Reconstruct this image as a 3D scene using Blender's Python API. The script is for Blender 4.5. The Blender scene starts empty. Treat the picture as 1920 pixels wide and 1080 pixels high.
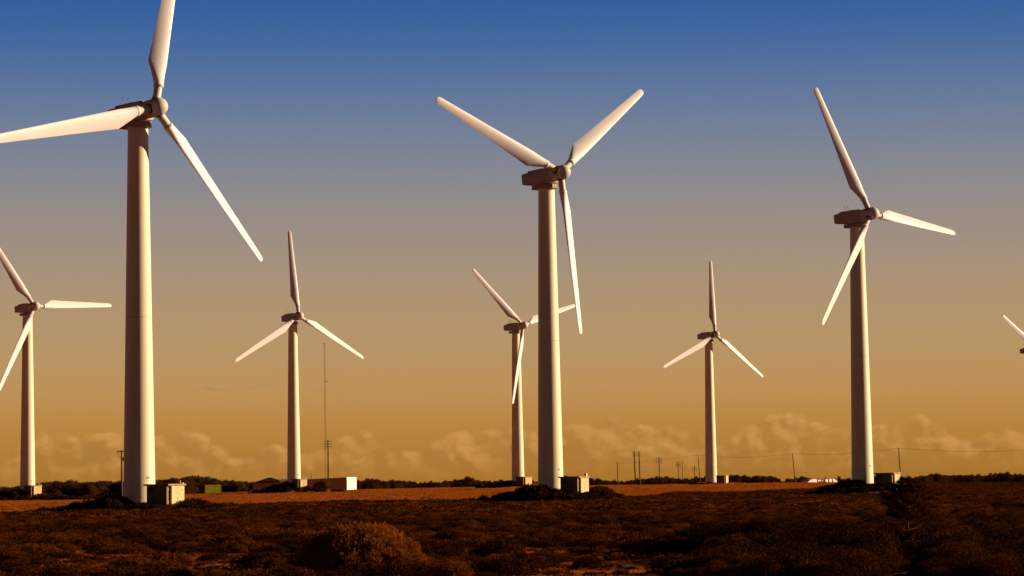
import bpy, math, random
import numpy as np
from mathutils import Vector, Matrix
R = math.radians
sc = bpy.context.scene
COL = sc.collection
random.seed(7)
rng = np.random.default_rng(7)

sc.cycles.max_bounces = 5
sc.cycles.diffuse_bounces = 3
sc.cycles.transparent_max_bounces = 4

# ------------------------------------------------------------------ camera
EYE = 2.5                      # eye height above the low ground
F = 5101.7                     # focal length in pixels of a 1920 wide frame
cam_d = bpy.data.cameras.new('camera')
cam = bpy.data.objects.new('camera', cam_d)
COL.objects.link(cam)
cam_d.sensor_width = 36.0
cam_d.lens = F / 1920 * 36
cam_d.clip_start = 0.5
cam_d.clip_end = 40000
PITCH, ROLL = R(4.148), R(0.795)
HZ = 910.0                     # picture row of the true horizon at the centre
cam.matrix_world = Matrix.Translation((0, 0, EYE)) @ Matrix.Rotation(R(90) + PITCH, 4, 'X') @ Matrix.Rotation(-ROLL, 4, 'Z')
sc.camera = cam

# ------------------------------------------------------------------ light
sc.view_settings.view_transform = 'Standard'
sc.view_settings.look = 'None'
sc.view_settings.exposure = 0.6
sc.view_settings.gamma = 1.0
SUN_AZ, SUN_EL = R(10.5), R(13.5)   # azimuth from +X towards +Y
SUN_DIR = Vector((math.cos(SUN_AZ) * math.cos(SUN_EL), math.sin(SUN_AZ) * math.cos(SUN_EL), math.sin(SUN_EL)))
sun_d = bpy.data.lights.new('sun', 'SUN')
sun_d.energy = 5.0
sun_d.angle = R(0.55)
sun_d.color = (1.0, 0.73, 0.45)
sun = bpy.data.objects.new('sun', sun_d)
COL.objects.link(sun)
sun.rotation_euler = SUN_DIR.to_track_quat('Z', 'Y').to_euler()
sun.location = (200, 0, 120)


def s2l(c):
    return tuple(((v / 255) / 12.92 if v / 255 <= 0.04045 else ((v / 255 + 0.055) / 1.055) ** 2.4) for v in c)


class NT:
    """small helper to write node graphs compactly"""
    def __init__(self, tree):
        self.t = tree
        tree.nodes.clear()

    def n(self, kind, **kw):
        nd = self.t.nodes.new(kind)
        for k, v in kw.items():
            setattr(nd, k, v)
        return nd

    def link(self, a, b):
        self.t.links.new(a, b)

    def put(self, sock, v):
        if isinstance(v, bpy.types.NodeSocket):
            self.link(v, sock)
        elif v is not None:
            sock.default_value = v

    def math(self, op, a, b=None, c=None, clamp=False):
        m = self.n('ShaderNodeMath', operation=op, use_clamp=clamp)
        self.put(m.inputs[0], a)
        self.put(m.inputs[1], b)
        self.put(m.inputs[2], c)
        return m.outputs[0]

    def ramp(self, fac, stops, mode='LINEAR'):
        r = self.n('ShaderNodeValToRGB')
        r.color_ramp.interpolation = mode
        e = r.color_ramp.elements
        e[0].position, e[0].color = stops[0][0], (*stops[0][1], 1)
        e[1].position, e[1].color = stops[-1][0], (*stops[-1][1], 1)
        for p, c in stops[1:-1]:
            x = e.new(p)
            x.color = (*c, 1)
        self.put(r.inputs[0], fac)
        return r.outputs[0]

    def mix(self, fac, a, b, blend='MIX'):
        m = self.n('ShaderNodeMix', data_type='RGBA', blend_type=blend)
        self.put(m.inputs[0], fac)
        self.put(m.inputs[6], a if isinstance(a, bpy.types.NodeSocket) else (*a, 1))
        self.put(m.inputs[7], b if isinstance(b, bpy.types.NodeSocket) else (*b, 1))
        return m.outputs[2]

    def smooth(self, x, a, b, lo=0.0, hi=1.0):
        m = self.n('ShaderNodeMapRange', interpolation_type='SMOOTHSTEP')
        self.put(m.inputs[0], x)
        m.inputs[1].default_value, m.inputs[2].default_value = a, b
        m.inputs[3].default_value, m.inputs[4].default_value = lo, hi
        return m.outputs[0]

    def noise(self, vec, scale, detail=4, rough=0.55, dist=0.0):
        m = self.n('ShaderNodeTexNoise')
        self.put(m.inputs['Vector'], vec)
        m.inputs['Scale'].default_value = scale
        m.inputs['Detail'].default_value = detail
        m.inputs['Roughness'].default_value = rough
        m.inputs['Distortion'].default_value = dist
        return m.outputs[0]


# ------------------------------------------------------------------ sky
world = bpy.data.worlds.new('World')
sc.world = world
world.use_nodes = True
w = NT(world.node_tree)
tc = w.n('ShaderNodeTexCoord')
sep = w.n('ShaderNodeSeparateXYZ')
w.link(tc.outputs['Generated'], sep.inputs[0])
dx, dy, dz = sep.outputs
# angular coordinates in "pixels": u to the right of straight ahead, v above the horizon
u = w.math('MULTIPLY', w.math('ARCTAN2', dx, dy), F)
v = w.math('SUBTRACT', w.math('MULTIPLY', w.math('ARCSINE', dz), F), 10.0)
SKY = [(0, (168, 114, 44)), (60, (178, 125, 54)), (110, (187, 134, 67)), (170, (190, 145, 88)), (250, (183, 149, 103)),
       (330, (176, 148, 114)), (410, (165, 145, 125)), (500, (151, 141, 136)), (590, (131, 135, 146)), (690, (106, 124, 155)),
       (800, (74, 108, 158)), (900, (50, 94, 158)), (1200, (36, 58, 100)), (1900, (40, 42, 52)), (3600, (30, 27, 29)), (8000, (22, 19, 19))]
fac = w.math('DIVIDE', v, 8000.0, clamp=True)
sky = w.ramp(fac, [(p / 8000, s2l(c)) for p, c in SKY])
# bank of low cumulus along the horizon
fc = w.n('ShaderNodeFloatCurve')
w.put(fc.inputs[1], w.math('DIVIDE', w.math('ADD', u, 1000.0), 2000.0, clamp=True))
PROF = [(-960, 83), (-900, 100), (-850, 122), (-800, 108), (-735, 112), (-690, 96), (-640, 112), (-600, 108), (-540, 86), (-420, 74), (-345, 92),
        (-285, 112), (-255, 92), (-200, 74), (-140, 94), (-90, 114), (-35, 124), (40, 106), (100, 120), (190, 128), (250, 118), (330, 112),
        (375, 92), (440, 120), (490, 127), (590, 114), (640, 98), (690, 108), (760, 114), (840, 84), (890, 94), (950, 98)]
cv = fc.mapping.curves[0]
cv.points[0].location = (0.0, 0.4)
cv.points[1].location = (1.0, 0.48)
for a, b in PROF:
    cv.points.new((a + 1000) / 2000, b / 200)
fc.mapping.update()
prof = w.math('MULTIPLY', fc.outputs[0], 200.0)


def billow(du, dv):
    c = w.n('ShaderNodeCombineXYZ')
    w.put(c.inputs[0], w.math('ADD', u, du))
    w.put(c.inputs[1], w.math('MULTIPLY', w.math('ADD', v, dv), 1.25))
    wob = w.n('ShaderNodeTexNoise')
    w.put(wob.inputs['Vector'], c.outputs[0])
    wob.inputs['Scale'].default_value = 0.03
    wob.inputs['Detail'].default_value = 5
    vm = w.n('ShaderNodeVectorMath', operation='MULTIPLY_ADD')
    w.link(wob.outputs['Color'], vm.inputs[0])
    vm.inputs[1].default_value = (26, 26, 26)
    w.link(c.outputs[0], vm.inputs[2])
    vo = w.n('ShaderNodeTexVoronoi', feature='SMOOTH_F1')
    w.link(vm.outputs[0], vo.inputs['Vector'])
    vo.inputs['Scale'].default_value = 0.0125
    vo.inputs['Detail'].default_value = 3.0
    vo.inputs['Roughness'].default_value = 0.5
    vo.inputs['Smoothness'].default_value = 0.4
    return w.math('SUBTRACT', 1.0, vo.outputs[0])


b0 = billow(0.0, 0.0)
b1 = billow(12.0, 11.0)
big = w.n('ShaderNodeCombineXYZ')
w.put(big.inputs[0], u)
w.put(big.inputs[1], w.math('MULTIPLY', v, 2.0))
nb = w.noise(big.outputs[0], 0.008, 3, 0.5)
relief = w.math('MULTIPLY', w.math('SUBTRACT', b0, b1), 2.2)
edge = w.math('ADD', w.math('SUBTRACT', prof, v), w.math('MULTIPLY', w.math('SUBTRACT', b0, 0.55), 34.0))
dens = w.smooth(edge, -3.0, 11.0)
patch = w.smooth(nb, 0.36, 0.62)
fade = w.math('MULTIPLY', w.smooth(v, -12.0, 55.0), w.math('ADD', 0.68, w.math('MULTIPLY', patch, 0.32)))
lit = w.math('ADD', w.math('ADD', 0.22, relief), w.smooth(edge, 0.0, 40.0, 0.26, 0.0), clamp=True)
ccol = w.mix(lit, s2l((168, 121, 66)), s2l((230, 172, 102)))
amt = w.math('MULTIPLY', w.math('MULTIPLY', dens, fade), 0.43, clamp=True)
sky2 = w.mix(amt, sky, ccol)
# very thin grey streaks higher up on the left
st = w.n('ShaderNodeCombineXYZ')
w.put(st.inputs[0], w.math('MULTIPLY', u, 0.012))
w.put(st.inputs[1], w.math('MULTIPLY', v, 0.07))
stn = w.smooth(w.noise(st.outputs[0], 1.0, 4, 0.6), 0.56, 0.75)
stm = w.math('MULTIPLY', w.math('MULTIPLY', w.smooth(v, 150, 176), w.smooth(v, 176, 205, 1, 0)), w.math('MULTIPLY', w.smooth(u, -680, -560), w.smooth(u, -480, -300, 1, 0)))
sky3 = w.mix(w.math('MULTIPLY', w.math('MULTIPLY', stn, stm), 0.35), sky2, s2l((140, 108, 70)))
# unseen sky dimmed behind the viewer and to the left, to deepen the shade
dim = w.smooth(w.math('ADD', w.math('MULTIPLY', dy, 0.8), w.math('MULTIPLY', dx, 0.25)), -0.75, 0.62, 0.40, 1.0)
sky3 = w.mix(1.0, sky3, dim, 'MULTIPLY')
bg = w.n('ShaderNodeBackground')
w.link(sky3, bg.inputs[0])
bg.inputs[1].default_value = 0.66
wo = w.n('ShaderNodeOutputWorld')
w.link(bg.outputs[0], wo.inputs[0])


# ------------------------------------------------------------------ helpers
def tag(o, label=None, cat=None, group=None, kind=None):
    if label: o['label'] = label
    if cat: o['category'] = cat
    if group: o['group'] = group
    if kind: o['kind'] = kind
    return o


def link(o, parent=None):
    COL.objects.link(o)
    if parent: o.parent = parent
    return o


def mesh_obj(name, me, parent=None, loc=None, mat=None):
    o = bpy.data.objects.new(name, me)
    if mat and not me.materials: me.materials.append(mat)
    link(o, parent)
    if loc: o.location = loc
    return o


def empty(name, loc, rz=0.0):
    o = bpy.data.objects.new(name, None)
    o.empty_display_size = 0.5
    link(o)
    o.location = loc
    o.rotation_euler = (0, 0, rz)
    return o


class MB:
    """collects vertices and faces of one mesh"""
    def __init__(self):
        self.v, self.f, self.sm = [], [], []

    def add(self, vs, fs, smooth=False):
        k = len(self.v)
        self.v += [tuple(p) for p in vs]
        self.f += [tuple(i + k for i in f) for f in fs]
        self.sm += [smooth] * len(fs)
        return self

    def box(self, x0, x1, y0, y1, z0, z1, M=None):
        vs = [Vector(p) for p in ((x0, y0, z0), (x1, y0, z0), (x1, y1, z0), (x0, y1, z0), (x0, y0, z1), (x1, y0, z1), (x1, y1, z1), (x0, y1, z1))]
        if M: vs = [M @ p for p in vs]
        return self.add(vs, [(0, 3, 2, 1), (4, 5, 6, 7), (0, 1, 5, 4), (1, 2, 6, 5), (2, 3, 7, 6), (3, 0, 4, 7)])

    def bevbox(self, x0, x1, y0, y1, z0, z1, b=0.03):
        """box with chamfered vertical and top edges"""
        def ring(d, z):
            return [(x0 + d + b, y0 + d, z), (x1 - d - b, y0 + d, z), (x1 - d, y0 + d + b, z), (x1 - d, y1 - d - b, z),
                    (x1 - d - b, y1 - d, z), (x0 + d + b, y1 - d, z), (x0 + d, y1 - d - b, z), (x0 + d, y0 + d + b, z)]
        return self.loft([ring(0, z0), ring(0, z1 - b), ring(b, z1)], smooth=False)

    def loft(self, rings, cap=True, smooth=True):
        n = len(rings[0])
        vs = [p for r in rings for p in r]
        fs = []
        for i in range(len(rings) - 1):
            for j in range(n):
                a, b = i * n + j, i * n + (j + 1) % n
                fs.append((a, b, b + n, a + n))
        self.add(vs, fs, smooth)
        if cap:
            self.add(rings[0], [tuple(range(n))[::-1]])
            self.add(rings[-1], [tuple(range(n))])
        return self

    def tube(self, pts, rad, n=8, cap=True):
        pts = [Vector(p) for p in pts]
        if not hasattr(rad, '__len__'): rad = [rad] * len(pts)
        rings = []
        up = Vector((0, 0, 1))
        for i, p in enumerate(pts):
            d = (pts[min(i + 1, len(pts) - 1)] - pts[max(i - 1, 0)]).normalized()
            s = d.cross(up)
            if s.length < 1e-3: s = d.cross(Vector((0, 1, 0)))
            s.normalize()
            t = s.cross(d)
            rings.append([p + (s * math.cos(a) + t * math.sin(a)) * rad[i] for a in [k * 2 * math.pi / n for k in range(n)]])
        return self.loft(rings, cap)

    def mesh(self, name, mat=None):
        me = bpy.data.meshes.new(name)
        me.from_pydata(self.v, [], self.f)
        me.polygons.foreach_set('use_smooth', self.sm)
        if mat: me.materials.append(mat)
        me.update()
        return me

    def build(self, name, mat, parent=None, loc=None):
        return mesh_obj(name, self.mesh(name, mat), parent, loc)


def quads_mesh(name, V, mat):
    """V: (n,4,3) array of free quads"""
    n = len(V)
    me = bpy.data.meshes.new(name)
    me.vertices.add(n * 4)
    me.vertices.foreach_set('co', V.reshape(-1).astype(np.float32))
    me.loops.add(n * 4)
    me.loops.foreach_set('vertex_index', np.arange(n * 4, dtype=np.int32))
    me.polygons.add(n)
    me.polygons.foreach_set('loop_start', np.arange(0, n * 4, 4, dtype=np.int32))
    me.polygons.foreach_set('loop_total', np.full(n, 4, dtype=np.int32))
    me.materials.append(mat)
    me.update(calc_edges=True)
    return me


# ------------------------------------------------------------------ terrain
def px_of(x, y):
    return 960 + F * x / max(y, 1e-3)


def sstep(a, b, x):
    t = np.clip((x - a) / (b - a), 0, 1)
    return t * t * (3 - 2 * t)


TURB = {  # x, y, base z above low ground, yaw, phase
    'nearest': (-42.53, 309.08, 0.64, 47.8, -16.6),
    'middle': (5.1, 386.04, 1.36, 41.0, -53.8),
    'far_mast': (-58.41, 722.1, 2.79, 36.0, 1.8),
    'far_behind': (0.97, 777.87, 2.72, 42.1, 46.7),
    'far_right': (60.02, 832.74, 2.37, 36.3, -3.7),
    'right': (57.92, 454.12, 1.59, 41.4, 24.9),
    'left_edge': (-117.24, 656.58, 1.86, 42.8, 32.7),
    'right_edge': (183.15, 960.0, 2.42, 48.0, 60.0),
}
TXY = np.array([(a[0], a[1]) for a in TURB.values()])
TZ = np.array([a[2] for a in TURB.values()])


def base_z(x, y):
    x = np.asarray(x, float); y = np.asarray(y, float)
    D = np.hypot(x, y)
    px = 960 + F * x / np.maximum(y, 1.0)
    S = np.interp(px, [0, 100, 450, 900, 1580, 1780, 2400], [.45, .5, 1.3, 1.75, 1.75, 1.15, 1.15])
    front = (y > 0)
    z = np.where(front, sstep(430, 850, D) * S, 0.6)
    z = np.where(D > 1150, z * (1 - sstep(1150, 1500, D)) + .6 * sstep(1150, 1500, D), z)
    z = z + 0.10 * np.sin(x * 0.11 + 1.3) * np.sin(y * 0.083) * sstep(60, 90, D) + 0.06 * np.sin(x * 0.31 + y * 0.2)
    return z


def ground_z(x, y):
    x = np.asarray(x, float); y = np.asarray(y, float)
    z = base_z(x, y)
    bz = base_z(TXY[:, 0], TXY[:, 1])
    for i in range(len(TXY)):
        r = np.hypot(x - TXY[i, 0] - 1.5, y - TXY[i, 1] + 0.5)
        z = z + (TZ[i] - bz[i] + 0.02) * (1 - sstep(4.5, 10.5, r))
    return z


def field_edge(px):
    """distance at which the heath gives way to the dry field, by picture column"""
    xs = [-400, 0, 150, 450, 700, 900, 1150, 1250, 1300, 1500, 1600, 1660, 1760, 2400]
    ds = [290, 303, 340, 405, 445, 462, 425, 520, 575, 580, 660, 1100, 1200, 1200]
    return np.interp(px, xs, ds)


def vnoise(x, y, s, seed=0):
    """cheap smooth value noise"""
    x, y = np.asarray(x), np.asarray(y)
    x, y = (x * .8 - y * .6) / s, (x * .6 + y * .8) / s
    xi, yi = np.floor(x).astype(int), np.floor(y).astype(int)
    fx, fy = x - xi, y - yi
    fx, fy = fx * fx * (3 - 2 * fx), fy * fy * (3 - 2 * fy)
    def h(i, j):
        n = (i * 374761393 + j * 668265263 + seed * 144269) & 0x7fffffff
        n = ((n ^ (n >> 13)) * 1274126177) & 0x7fffffff
        return ((n ^ (n >> 16)) & 0xffff) / 65535.0
    return (h(xi, yi) * (1 - fx) + h(xi + 1, yi) * fx) * (1 - fy) + (h(xi, yi + 1) * (1 - fx) + h(xi + 1, yi + 1) * fx) * fy


# ------------------------------------------------------------------ materials
def base_mat(name):
    m = bpy.data.materials.new(name)
    m.use_nodes = True
    t = NT(m.node_tree)
    out = t.n('ShaderNodeOutputMaterial')
    return m, t, out


def surf(name, c1, c2=None, scale=3.0, rough=0.6, detail=5, bump=0.0, bump_scale=20.0, spec=0.3, coord='Object', stretch=(1, 1, 1), lo=0.4, hi=0.65):
    m, t, out = base_mat(name)
    p = t.n('ShaderNodeBsdfPrincipled')
    tcx = t.n('ShaderNodeTexCoord')
    mp = t.n('ShaderNodeMapping')
    mp.inputs['Scale'].default_value = stretch
    t.link(tcx.outputs[coord], mp.inputs[0])
    if c2:
        f = t.smooth(t.noise(mp.outputs[0], scale, detail, 0.6), lo, hi)
        t.link(t.mix(f, c1, c2), p.inputs['Base Color'])
    else:
        p.inputs['Base Color'].default_value = (*c1, 1)
    p.inputs['Roughness'].default_value = rough
    p.inputs['Specular IOR Level'].default_value = spec
    if bump:
        b = t.n('ShaderNodeBump')
        b.inputs['Strength'].default_value = bump
        b.inputs['Distance'].default_value = 0.03
        t.link(t.noise(mp.outputs[0], bump_scale, 6, 0.6), b.inputs['Height'])
        t.link(b.outputs[0], p.inputs['Normal'])
    t.link(p.outputs[0], out.inputs[0])
    return m


def leaf_mat(name, c1, c2, c3, trans=0.25, scale=0.8, rnd=0.5):
    """foliage: colour varies from clump to clump and from plant to plant"""
    m, t, out = base_mat(name)
    g = t.n('ShaderNodeNewGeometry')
    oi = t.n('ShaderNodeObjectInfo')
    nz = t.noise(g.outputs['Position'], scale, 3, 0.6)
    f = t.math('ADD', t.math('MULTIPLY', nz, 1 - rnd), t.math('MULTIPLY', oi.outputs['Random'], rnd))
    col = t.ramp(f, [(0.25, c1), (0.5, c2), (0.78, c3)])
    fine = t.noise(g.outputs['Position'], 9.0, 2, 0.5)
    col = t.mix(t.smooth(fine, 0.35, 0.7, 0.0, 0.5), col, c3)
    d = t.n('ShaderNodeBsdfDiffuse')
    t.link(col, d.inputs[0])
    tr = t.n('ShaderNodeBsdfTranslucent')
    t.link(col, tr.inputs[0])
    mx = t.n('ShaderNodeMixShader')
    mx.inputs[0].default_value = trans
    t.link(d.outputs[0], mx.inputs[1])
    t.link(tr.outputs[0], mx.inputs[2])
    t.link(mx.outputs[0], out.inputs[0])
    return m


M = {}
M['tower'] = surf('tower_paint', (0.85, 0.76, 0.57), (0.80, 0.70, 0.51), 1.6, 0.5, stretch=(1, 1, 0.03), bump=0.04, bump_scale=3, lo=.35, hi=.75)
M['blade'] = surf('blade_paint', (0.90, 0.86, 0.92), (0.86, 0.81, 0.86), 0.6, 0.45, stretch=(1, 1, 0.4))
M['nacelle'] = surf('nacelle_paint', (0.50, 0.43, 0.41), (0.43, 0.37, 0.35), 1.2, 0.5)
M['spinner'] = surf('spinner_paint', (0.66, 0.60, 0.58), (0.60, 0.54, 0.52), 1.0, 0.5)
M['seam'] = surf('dark_joint', (0.05, 0.04, 0.035), rough=0.8)
M['platform'] = surf('platform_steel', (0.42, 0.33, 0.25), (0.34, 0.26, 0.2), 3, 0.6)
M['metal'] = surf('instrument_metal', (0.20, 0.17, 0.16), rough=0.5)
M['shed'] = surf('shed_render', (0.72, 0.54, 0.30), (0.63, 0.46, 0.24), 1.6, 0.85, bump=0.15)
M['shed_near'] = surf('shed_panel_shaded', (0.24, 0.17, 0.10), (0.19, 0.135, 0.08), 2.2, 0.85, bump=0.15)  # shade of the near face is put into this darker colour
M['shed_dark'] = surf('louvre_paint', (0.10, 0.08, 0.06), (0.07, 0.055, 0.04), 3, 0.8)
M['roof'] = surf('roof_slab', (0.44, 0.27, 0.14), (0.36, 0.21, 0.10), 2.5, 0.9, bump=0.2)
M['pipe'] = surf('pipe_white', (0.75, 0.68, 0.58), rough=0.6)
M['pole'] = surf('pole_wood', (0.12, 0.07, 0.045), (0.07, 0.04, 0.025), 4, 0.9, stretch=(1, 1, 0.1))
M['mast'] = surf('mast_red_oxide', (0.22, 0.09, 0.05), (0.15, 0.06, 0.04), 1.0, 0.7)
M['wire'] = surf('cable', (0.05, 0.035, 0.025), rough=0.7)
M['green'] = surf('green_paint', (0.19, 0.185, 0.012), (0.15, 0.15, 0.01), 1.0, 0.9, spec=0.03)
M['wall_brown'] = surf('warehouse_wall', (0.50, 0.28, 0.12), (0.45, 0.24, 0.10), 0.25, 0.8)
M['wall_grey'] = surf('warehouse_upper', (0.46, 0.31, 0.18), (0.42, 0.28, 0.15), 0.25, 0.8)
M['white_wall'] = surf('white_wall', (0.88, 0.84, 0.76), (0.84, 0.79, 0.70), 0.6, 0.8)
M['trim_dark'] = surf('dark_trim', (0.03, 0.022, 0.03), rough=0.8)
M['roof_light'] = surf('sheet_roof', (0.72, 0.60, 0.42), (0.62, 0.5, 0.34), 0.5, 0.5)
M['trim_red'] = surf('red_frame', (0.22, 0.05, 0.03), rough=0.8)
M['bark'] = surf('bark', (0.20, 0.075, 0.026), (0.12, 0.045, 0.017), 8, 0.95, bump=0.4, stretch=(1, 1, 0.3), spec=0.03)
M['heath'] = leaf_mat('heath_leaves', (0.014, 0.0055, 0.0014), (0.042, 0.0128, 0.0019), (0.150, 0.0390, 0.0042), 0.22, 0.22, 0.65)
M['shrub'] = leaf_mat('shrub_leaves', (0.010, 0.0045, 0.0013), (0.028, 0.0098, 0.0019), (0.080, 0.024, 0.0038), 0.2, 0.3, 0.6)
M['thicket'] = leaf_mat('thicket_leaves', (0.018, 0.009, 0.004), (0.032, 0.014, 0.004), (0.075, 0.03, 0.007), 0.15, 0.35, 0.4)
M['bush'] = leaf_mat('bush_leaves', (0.10, 0.028, 0.004), (0.21, 0.058, 0.007), (0.40, 0.125, 0.014), 0.3, 1.1, 0.1)
M['copper'] = leaf_mat('coppery_leaves', (0.09, 0.024, 0.004), (0.17, 0.046, 0.006), (0.30, 0.09, 0.011), 0.3, 0.4, 0.4)
M['needle'] = leaf_mat('pine_needles', (0.014, 0.007, 0.002), (0.040, 0.015, 0.003), (0.14, 0.045, 0.007), 0.3, 1.3, 0.2)
M['wood'] = leaf_mat('pine_wood_foliage', (0.032, 0.017, 0.005), (0.055, 0.025, 0.007), (0.12, 0.048, 0.011), 0.2, 0.3, 0.5)
M['straw'] = leaf_mat('dry_grass', (0.25, 0.064, 0.009), (0.37, 0.096, 0.014), (0.48, 0.142, 0.022), 0.35, 0.05, 0.5)


def ground_mat():
    m, t, out = base_mat('ground_soil')
    p = t.n('ShaderNodeBsdfPrincipled')
    g = t.n('ShaderNodeNewGeometry')
    at = t.n('ShaderNodeAttribute', attribute_name='dry')
    pos = g.outputs['Position']
    n1 = t.noise(pos, 0.045, 5, 0.6)
    n2 = t.noise(pos, 0.9, 6, 0.65)
    n3 = t.noise(pos, 6.0, 4, 0.6)
    soil = t.mix(t.smooth(n2, 0.35, 0.65), (0.13, 0.031, 0.004), (0.32, 0.078, 0.010))
    soil = t.mix(t.smooth(n3, 0.4, 0.7, 0, 0.5), soil, (0.07, 0.020, 0.006))
    straw = t.mix(t.smooth(n1, 0.35, 0.65), (0.32, 0.082, 0.012), (0.45, 0.128, 0.019))
    straw = t.mix(t.smooth(n2, 0.5, 0.7, 0, 0.55), straw, (0.16, 0.045, 0.010))
    col = t.mix(at.outputs['Fac'], soil, straw)
    t.link(col, p.inputs['Base Color'])
    p.inputs['Roughness'].default_value = 1.0
    p.inputs['Specular IOR Level'].default_value = 0.05
    b = t.n('ShaderNodeBump')
    b.inputs['Strength'].default_value = 0.8
    b.inputs['Distance'].default_value = 0.12
    t.link(t.math('ADD', n2, t.math('MULTIPLY', n3, 0.3)), b.inputs['Height'])
    t.link(b.outputs[0], p.inputs['Normal'])
    t.link(p.outputs[0], out.inputs[0])
    return m


M['ground'] = ground_mat()


def build_ground():
    az = np.concatenate([np.arange(-180, -16, 4.0), np.arange(-16, 16, 0.1), np.arange(16, 180.1, 4.0)])
    az = np.unique(np.round(az, 3))[:-1] if abs(az[-1] - 180) < 1e-6 else az
    rr = [2, 10, 30, 50]
    r = 60.0
    while r < 1500:
        rr.append(r); r *= 1.014
    rr += [1800, 2500, 4000, 7000, 12000, 20000]
    rr = np.array(rr)
    A, D = np.meshgrid(np.radians(az), rr)
    X, Y = D * np.sin(A), D * np.cos(A)
    Z = ground_z(X, Y)
    Z = np.where(D > 1500, base_z(X, Y) * 0 + 0.6, Z)
    nr, na = D.shape
    V = np.stack([X, Y, Z], -1).reshape(-1, 3)
    V = np.vstack([V, [[0, 0, 0.5]]])
    i, j = np.meshgrid(np.arange(nr - 1), np.arange(na), indexing='ij')
    j2 = (j + 1) % na
    Q = np.stack([i * na + j, i * na + j2, (i + 1) * na + j2, (i + 1) * na + j], -1).reshape(-1, 4)
    faces = [tuple(q) for q in Q.tolist()] + [(len(V) - 1, int(k + 1) % na, int(k)) for k in range(na)]
    me = bpy.data.meshes.new('ground')
    me.from_pydata(V.tolist(), [], faces)
    me.polygons.foreach_set('use_smooth', [True] * len(faces))
    px = 960 + F * X / np.maximum(Y, 1)
    dry = sstep(-18, 18, D - field_edge(px) + (vnoise(X, Y, 25, 3) - 0.5) * 60)
    dry = np.where(Y > 0, dry, 0.0)
    a = me.attributes.new('dry', 'FLOAT', 'POINT')
    a.data.foreach_set('value', np.append(dry.reshape(-1), 0).astype(np.float32))
    me.materials.append(M['ground'])
    o = mesh_obj('ground', me)
    tag(o, kind='structure')
    # faces must look up
    if me.polygons[100].normal.z < 0: me.flip_normals()


build_ground()

# ------------------------------------------------------------------ wind turbines
H, OV, TILT, CONE = 45.0, 3.053, R(4.893), R(2.558)


def circ(r, z, n=48, cx=0, cy=0):
    return [(cx + r * math.cos(k * 2 * math.pi / n), cy + r * math.sin(k * 2 * math.pi / n), z) for k in range(n)]


def tower_mesh():
    b = MB()
    r0, r1, top = 1.83, 1.157, H - 1.76
    zs = [-1.2, 0.0, 6, 14.7, 14.74, 29.7, 29.74, top]
    b.loft([circ(r0 + (r1 - r0) * max(z, 0) / top, z, 64) for z in [-1.2, 0, 10, 20, 30, top]])
    return b.mesh('tower', M['tower'])


def ring_mesh():
    b = MB()
    r0, r1, top = 1.83, 1.157, H - 1.76
    z = 21.5
    r = r0 + (r1 - r0) * z / top
    b.loft([circ(r - 0.03, z - 0.03, 64), circ(r + 0.006, z - 0.02, 64), circ(r + 0.006, z + 0.02, 64), circ(r - 0.03, z + 0.03, 64)], cap=False)
    return b.mesh('flange', M['nacelle'])


def rrect(x, y0, y1, z0, z1, r, n=4):
    pts = []
    for cy, cz, a0 in ((y1 - r, z1 - r, 0), (y0 + r, z1 - r, 90), (y0 + r, z0 + r, 180), (y1 - r, z0 + r, 270)):
        for k in range(n + 1):
            a = R(a0 + 90 * k / n)
            pts.append((x, cy + r * math.cos(a), cz + r * math.sin(a)))
    return pts


def nacelle_mesh():
    b = MB()
    S = [(-7.36, 0.84, -.42, 0.92, .16), (-7.24, 0.97, -.54, 1.02, .22), (-6.7, 1.0, -.62, 1.04, .24), (-3.2, 1.0, -1.16, 1.06, .24),
         (-2.4, 1.02, -1.22, 1.07, .3), (-1.5, 1.0, -1.16, 1.05, .42), (-1.42, 0.93, -1.08, 0.98, .42)]
    b.loft([rrect(x, -w_, w_, z0, z1, r) for x, w_, z0, z1, r in S], smooth=False)
    return b.mesh('nacelle', M['nacelle'])


def hatch_mesh():
    b = MB()
    S = [(-6.32, .62, 0.8, 1.24), (-6.2, .66, .8, 1.30), (-3.5, .66, .8, 1.22), (-3.2, .6, .8, 1.2), (-2.8, .55, .8, 1.1)]
    b.loft([rrect(x, -w_, w_, z0, z1, .07, 2) for x, w_, z0, z1 in S], smooth=False)
    b.box(-6.6, -6.34, -.35, .35, .98, 1.14)
    b.box(-2.5, -2.1, -.3, .3, 1.0, 1.2)
    b.box(-5.7, -5.3, -.25, .25, 1.28, 1.38)
    return b.mesh('roof_hatch', M['nacelle'])


def seams_mesh():
    b = MB()
    for x in (-6.2, -2.36):
        zb_ = -.72 if x < -5 else -1.31
        w_ = 1.026
        b.loft([rrect(x - .018, -w_, w_, zb_, 1.085, .24), rrect(x + .018, -w_, w_, zb_, 1.085, .24)], cap=False, smooth=False)
    for s in (-1, 1):
        b.box(-5.9, -2.9, min(s * 1.0, s * 1.014), max(s * 1.0, s * 1.014), .62, .645)
        for x in (-2.1, -1.75):
            b.box(x, x + .1, min(s * 1.0, s * 1.03), max(s * 1.0, s * 1.03), .0, .1)
    return b.mesh('panel_joint', M['seam'])


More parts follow.
